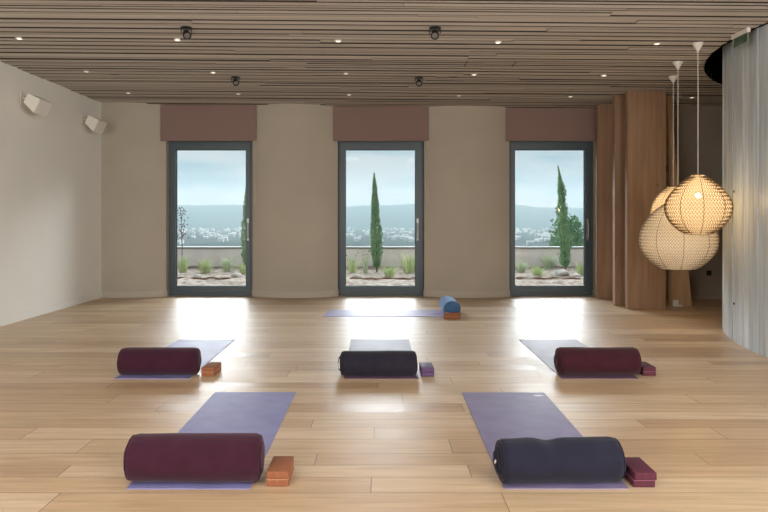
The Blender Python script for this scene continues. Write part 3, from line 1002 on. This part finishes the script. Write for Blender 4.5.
# ---------------------------------------------------------------- blocks
def blockset(x, y, m, seam, name_lab, rotz=0, off=(0, 0), size=(.107, .215, .0375), gr='foam yoga blocks'):
    w, d, h = size
    for k in range(2):
        bm = box_bm(-w/2, w/2, -d/2, d/2, 0, h - .0015, .005, 3)
        z = k*h
        dx, dy = (off if k == 0 else (0, 0))
        lab = ('%s foam yoga block, %s of the stacked pair %s' % (name_lab[0], 'lower' if k == 0 else 'upper', name_lab[1]))
        t = thing('yoga_block', lab, 'yoga block', (x+dx, y+dy, z), rotz, gr)
        autosmooth(obj('foam_body', bm, m, parent=t), 60)
        if k == 1:
            pass
        bm = BM()
        quad_box(bm, -w/2-.0004, w/2+.0004, -d/2-.0004, d/2+.0004, (h-.0050) if k == 0 else .0000, (h-.0015) if k == 0 else .0010)
        sm = obj('edge_band', bm, seam, parent=t)
blockset(-.501, 3.325, M_cork, M_seam_o, ('rust orange', 'right of the front left bolster'))
blockset(1.291, 3.31, M_plumfoam, M_seam_p, ('plum', 'right of the navy bolster'), off=(-.006, .004))
blockset(-1.421, 5.565, M_cork, M_seam_o, ('rust orange', 'right of the back left bolster'), R(-3))
blockset(.392, 5.55, M_violetfoam, M_violetfoam, ('dark violet', 'right of the charcoal bolster'), R(1))
blockset(2.236, 5.58, M_plumfoam, M_seam_p, ('plum', 'right of the wine red bolster'))
blockset(.942, 8.615, M_cork, M_seam_o, ('rust orange', 'in front of the blue bolster'), R(90), size=(.107, .212, .0375))

# ================================================================ OUTSIDE
M_soil = noisy(mat('gravel', (.4, .35, .3), .95, spec=.1), (.17, .11, .08), (.40, .36, .31), nscale=9, detail=8, bump=.6, bdist=.03)
M_par = noisy(mat('parapet_plaster', (.45, .4, .4), .95, spec=.1), (.86, .79, .80), (.95, .91, .92), scale=(1.4, 1.4, .3), nscale=2, detail=7)
M_cap = mat('coping_stone', (.27, .27, .27), .7)
M_leaf = noisy(mat('cypress_green', (.05, .12, .04), .7, spec=.2), (.12, .24, .14), (.26, .42, .24), nscale=6, detail=3)
M_leaf2 = noisy(mat('olive_green', (.05, .12, .04), .7, spec=.2), (.07, .13, .07), (.15, .22, .11), nscale=8, detail=3)
M_grass = noisy(mat('pale_grass', (.3, .4, .12), .8, spec=.15), (.38, .48, .24), (.62, .68, .42), nscale=5, detail=3)
M_lav = noisy(mat('grey_green', (.3, .35, .25), .8, spec=.15), (.40, .48, .34), (.60, .66, .50), nscale=6, detail=3)
M_red = mat('dark_red_leaf', (.14, .05, .06), .7)
M_bark = mat('bark', (.14, .10, .07), .9)
M_rock = noisy(mat('pale_rock', (.4, .38, .35), .9), (.28, .26, .24), (.5, .47, .43), nscale=6)
M_pipe = mat('brown_pipe', (.20, .11, .07), .7)
M_hill = noisy(mat('wooded_hill', (.05, .08, .05), .95, spec=0), (.018, .028, .026), (.03, .045, .04), scale=(.01, .01, .01), nscale=1.2, detail=8)
M_valley = noisy(mat('valley_fields', (.12, .14, .08), .95, spec=0), (.02, .035, .028), (.06, .065, .055), scale=(.004, .004, .004), nscale=2, detail=8)
M_house = mat('town_plaster', (.6, .58, .55), .9)

struct('ground', box_bm(-14, 14, YE, 17.0, -.35, -.09), M_soil)
# uneven gravel bed
bm = BM()
nx, ny = 90, 26
g_ = [[bm.verts.new((-8 + 16*i/nx, 13.6 + 3.4*j/ny, -.09 + .05*min(1, j/4) + .05*noise.noise(Vector((i*.35, j*.5, 2))) + .10*(j/ny))) for j in range(ny+1)] for i in range(nx+1)]
for i in range(nx):
    for j in range(ny): bm.faces.new((g_[i][j], g_[i+1][j], g_[i+1][j+1], g_[i][j+1]))
struct('ground_bed', bm, M_soil, smooth=True)
struct('parapet_wall', box_bm(-14, 14, 17.0, 17.3, -.35, .51), M_par)
struct('parapet_coping', box_bm(-14, 14, 16.96, 17.34, .51, .565, .006), M_cap)

def gz(x, y):
    j = (y-13.6)/3.4
    return -.09 + .05*min(1, j*26/4) + .10*j
def cypress(x, y, z, h, r, label, seed, ragged=.0, lean=0, top_bend=0):
    t = thing('cypress_tree', label, 'tree', (x, y, z), 0, 'slender cypresses outside the windows')
    rg = random.Random(seed)
    bm = BM(); tube(bm, [(0, 0, -.1), (lean*.1, 0, h*.2), (lean*.5, 0, h*.6)], [r*.16, r*.13, r*.06], 8); obj('trunk', bm, M_bark, parent=t)
    bm = BM()
    def rad_at(u):
        return r*(min(1, .55 + u*3.0) if u < .15 else 1.0)*(1 - max(0, (u-.30)/.70)**1.5)**.9
    # many upright sprays
    for k in range(3400):
        u = rg.random()**1.05
        a_ = rg.uniform(0, 2*PI)
        nn = 1 + (.16+ragged)*noise.noise(Vector((math.cos(a_)*1.6, math.sin(a_)*1.6, u*9+seed))) + ragged*.8*noise.noise(Vector((0, seed, u*6)))
        rr = rad_at(u)*nn*rg.uniform(.35, 1.0)
        z0 = .06*h + u*h*.93
        cx = lean*u + top_bend*max(0, u-.75)**2*8
        p = Vector((cx + rr*math.cos(a_), rr*math.sin(a_), z0))
        d = Vector((math.cos(a_)*.30 + rg.uniform(-.25, .25), math.sin(a_)*.30 + rg.uniform(-.25, .25), 1)).normalized()
        ln = rg.uniform(.05, .10)*(1 if u < .9 else .8); wd = rg.uniform(.007, .013)
        sd = d.cross(Vector((math.sin(a_+k), math.cos(a_+k), .1))).normalized()
        sd2 = d.cross(sd).normalized()
        b0 = bm.verts.new(p - d*ln*.4); tip = bm.verts.new(p + d*ln*.6)
        q = [bm.verts.new(p + sd*wd), bm.verts.new(p + sd2*wd), bm.verts.new(p - sd*wd)]
        for e in range(3):
            bm.faces.new((b0, q[e], q[(e+1)%3])); bm.faces.new((tip, q[(e+1)%3], q[e]))
    obj('foliage', bm, M_leaf, parent=t)
    return t
Yc = 15.8; s = Yc/660
cypress((377-380)*s, Yc, gz(0, Yc)-.02, 100*s, 6.0*s, 'tall slim cypress in the middle window, straight and pointed', 1, .05, lean=-.07)
cypress((565.5-380)*s, Yc, gz(4, Yc)-.02, 107*s, 6.3*s, 'ragged cypress in the right window with loose side tufts', 2, .55, lean=-.14, top_bend=-.08)
cypress((248-380)*s, Yc, gz(-4, Yc)-.02, 96*s, 7.5*s, 'cypress in the left window, half hidden by the window frame', 3, .15, lean=.0)

def leafy(name, x, y, z, h, rx, m, label, cat, seed, n=900, group=None, ls=.05, trunk=True):
    t = thing(name, label, cat, (x, y, z), 0, group)
    rg = random.Random(seed)
    if trunk:
        bm = BM(); tube(bm, [(0, 0, -.1), (.02, 0, h*.4), (0, 0, h*.8)], [.04*h, .03*h, .01*h], 7); obj('trunk', bm, M_bark, parent=t)
    bm = BM()
    for k in range(n):
        v = Vector((rg.gauss(0, 1), rg.gauss(0, 1), rg.gauss(0, 1))).normalized() * rg.uniform(.4, 1)**.6
        nn = 1 + .35*noise.noise(v*2 + Vector((seed, 0, 0)))
        p = Vector((v.x*rx*nn, v.y*rx*nn, h*.55 + v.z*h*.45*nn))
        d = Vector((rg.uniform(-1, 1), rg.uniform(-1, 1), rg.uniform(-.2, 1))).normalized(); sd = d.cross(Vector((rg.random(), rg.random(), rg.random()))).normalized()
        l_ = ls*rg.uniform(.6, 1.2)
        bm.faces.new([bm.verts.new(p), bm.verts.new(p + d*l_*.5 + sd*l_*.25), bm.verts.new(p + d*l_), bm.verts.new(p + d*l_*.5 - sd*l_*.25)])
    obj('foliage', bm, m, parent=t)
leafy('pine_tree', (568-380)/660*21, 21, -.9, 2.3, .55, M_leaf, 'round dark green tree beyond the parapet in the right window', 'tree', 5, 3200, ls=.13)

def tuft(px, y, h, w, m, label, seed, n=150, name='grass_tuft', cat='grass tuft', group='grass tufts outside the windows', flower=None):
    x = (px-380)/660*y
    t = thing(name, label, cat, (x, y, gz(x, y)-.03), 0, group)
    rg = random.Random(seed); bm = BM(); bf = BM()
    for k in range(n):
        a_ = rg.uniform(0, 2*PI); sp = rg.uniform(.1, 1); hh = h*rg.uniform(.55, 1)
        b0 = Vector((math.cos(a_)*w*.25*sp, math.sin(a_)*w*.25*sp, 0))
        m1_ = b0 + Vector((math.cos(a_)*w*.2*sp, math.sin(a_)*w*.2*sp, hh*.6)); tp = b0 + Vector((math.cos(a_)*w*.6*sp, math.sin(a_)*w*.6*sp, hh))
        sd = Vector((-math.sin(a_+.6), math.cos(a_+.6), 0))*rg.uniform(.0025, .006)
        v = [bm.verts.new(p) for p in (b0-sd, b0+sd, m1_+sd, m1_-sd)]
        bm.faces.new(v); tv = bm.verts.new(tp); bm.faces.new((v[3], v[2], tv))
        if flower and k % 9 == 0: bmesh.ops.create_icosphere(bf, subdivisions=1, radius=.016, matrix=Matrix.Translation(tp))
    obj('blades', bm, m, parent=t)
    if flower: obj('flower_heads', bf, flower, parent=t)
    else: bf.free()
tuft(205, 15.6, .42, .42, M_grass, 'bright green tuft left of centre in the left window', 1)
tuft(228, 15.9, .45, .40, M_lav, 'grey-green tuft right of centre in the left window', 2)
tuft(183, 15.7, .48, .30, M_grass, 'green tuft at the left edge of the left window', 3)
tuft(243, 15.4, .30, .30, M_grass, 'low green tuft at the foot of the left window cypress', 4)
tuft(352, 15.6, .50, .36, M_grass, 'tall wispy tuft with reddish heads left of the middle cypress', 5, n=90, flower=M_red)
tuft(365, 15.5, .62, .22, M_lav, 'thin flowering tuft just left of the middle cypress', 6, n=45, flower=M_red)
tuft(409, 15.6, .62, .52, M_grass, 'tall grass tuft right of the middle cypress', 7)
tuft(390, 14.85, .34, .40, M_grass, 'low pale tuft at the right foot of the middle cypress', 8)
tuft(521, 15.7, .36, .40, M_lav, 'grey-green tuft at the left edge of the right window', 9)
tuft(538, 14.95, .32, .38, M_grass, 'pale low tuft left of centre in the right window', 10)
tuft(549, 16.45, .44, .42, M_lav, 'rounded darker tuft left of the ragged cypress', 11, n=220)
tuft(581, 15.1, .38, .30, M_grass, 'green tuft right of the ragged cypress', 12)
# young tree with dark red leaves, left window
t = thing('sapling', 'thin sapling with dark red leaves at the left edge of the left window', 'tree', ((181.5-380)/660*16.2, 16.2, gz(-4.8, 16.2)-.03))
bm = BM(); tube(bm, [(0, 0, 0), (.02, 0, .6), (-.01, 0, 1.1), (.02, 0, 1.5)], [.012, .010, .007, .003], 6); obj('trunk', bm, M_bark, parent=t)
bm = BM(); rg = random.Random(4)
for k in range(90):
    z = rg.uniform(.75, 1.55); p = Vector((rg.gauss(0, .05), rg.gauss(0, .05), z)); d = Vector((rg.uniform(-1, 1), rg.uniform(-1, 1), rg.uniform(0, 1))).normalized()
    sd = d.cross(Vector((.3, .8, .1))).normalized(); l_ = .055
    bm.faces.new([bm.verts.new(p), bm.verts.new(p+d*l_*.5+sd*l_*.3), bm.verts.new(p+d*l_), bm.verts.new(p+d*l_*.5-sd*l_*.3)])
obj('foliage', bm, M_red, parent=t)
# rocks and drip pipes on the bed
rl = [(197, 14.7, .10, 'pale flat rock near the left side of the left window'), (236, 14.8, .12, 'pale rock at the right side of the left window'), (357, 14.6, .11, 'grey rock left of the middle cypress foot'),
      (414, 14.5, .09, 'small pale rock at the right side of the middle window'), (561, 15.1, .17, 'pale mound-like rock by the ragged cypress'), (577, 14.7, .10, 'small pale rock at the right side of the right window')]
for k, (px, y, r_, lab) in enumerate(rl):
    x = (px-380)/660*y
    bm = BM(); bmesh.ops.create_icosphere(bm, subdivisions=3, radius=r_)
    for v in bm.verts:
        v.co *= 1 + .35*noise.noise(v.co*7 + Vector((k*5, 0, 0))); v.co.z *= .6
    tag(obj('rock', bm, M_rock, loc=(x, y, gz(x, y)+r_*.12), smooth=True), lab, 'rock', 'rocks in the gravel bed')
for px0, px1, y, lab in ((176, 235, 14.4, 'brown drip pipe across the gravel in the left window'), (350, 412, 14.35, 'brown drip pipe across the gravel in the middle window'), (516, 580, 14.4, 'brown drip pipe across the gravel in the right window')):
    xa, xb = (px0-380)/660*y, (px1-380)/660*y
    bm = BM(); tube(bm, [(xa + (xb-xa)*i/14, y + .05*math.sin(i*.9), gz(0, y) + .012 + .012*math.sin(i*1.7)) for i in range(15)], .022, 8)
    tag(obj('drip_pipe', bm, M_pipe), lab, 'pipe', 'drip pipes')

# valley, town and hills
struct('ground_valley', box_bm(-4000, 4000, 60, 6200, -61, -60), M_valley)
bm = BM()
nx, ny = 160, 24
def hz(x, v):
    ridge = 158 + 34*noise.noise(Vector((x*.0011, 3.3, 0))) + 14*noise.noise(Vector((x*.004, 7.7, 0))) + 6*noise.noise(Vector((x*.012, 1.7, 0))) 
    ridge += 70*math.exp(-((x-600)/700)**2)*0.3
    return -60 + ridge*(math.sin(v*PI/2)**1.4) + 6*noise.noise(Vector((x*.01, v*8, 0)))*v
g_ = [[bm.verts.new((-3800 + 7600*i/nx, 3600 + 2000*j/ny, hz(-3800 + 7600*i/nx, j/ny))) for j in range(ny+1)] for i in range(nx+1)]
for i in range(nx):
    for j in range(ny): bm.faces.new((g_[i][j], g_[i+1][j], g_[i+1][j+1], g_[i][j+1]))
struct('ground_hills', bm, M_hill, smooth=True)
bm = BM(); rg = random.Random(21)
for k in range(520):
    y_ = rg.uniform(1500, 3600); x_ = rg.uniform(-.45, .45)*y_
    w_, d_, h_ = rg.uniform(7, 18), rg.uniform(8, 14), rg.uniform(4, 9)
    quad_box(bm, x_-w_/2, x_+w_/2, y_-d_/2, y_+d_/2, -60, -60+h_)
    x0_, x1_, y0_, y1_ = x_-w_/2-.5, x_+w_/2+.5, y_-d_/2-.5, y_+d_/2+.5; zt_ = -60+h_
    v = [bm.verts.new(p) for p in ((x0_, y0_, zt_), (x1_, y0_, zt_), (x1_, y1_, zt_), (x0_, y1_, zt_), (x0_, y_, zt_+3), (x1_, y_, zt_+3))]
    for f in ((0, 1, 5, 4), (2, 3, 4, 5), (0, 4, 3), (1, 2, 5)): bm.faces.new([v[q] for q in f])
tag(obj('distant_town', bm, M_house), 'hazy white houses of the town scattered across the valley below', 'town', kind='stuff')
# the haze over the valley: a real volume of air
bm = box_bm(-4200, 4200, 70, 6300, -70, 260)
mh = bpy.data.materials.new('valley_haze'); mh.use_nodes = True
t_ = mh.node_tree; t_.nodes.clear()
vsn = N(t_, 'ShaderNodeVolumeScatter'); vsn.inputs['Color'].default_value = (.150, .200, .215, 1); vsn.inputs['Density'].default_value = 1/1300; vsn.inputs['Anisotropy'].default_value = .0
ou = N(t_, 'ShaderNodeOutputMaterial'); t_.links.new(vsn.outputs[0], ou.inputs['Volume'])
hz_o = obj('valley_haze', bm, mh)
tag(hz_o, 'pale blue haze hanging over the valley outside the windows', 'haze', kind='stuff')
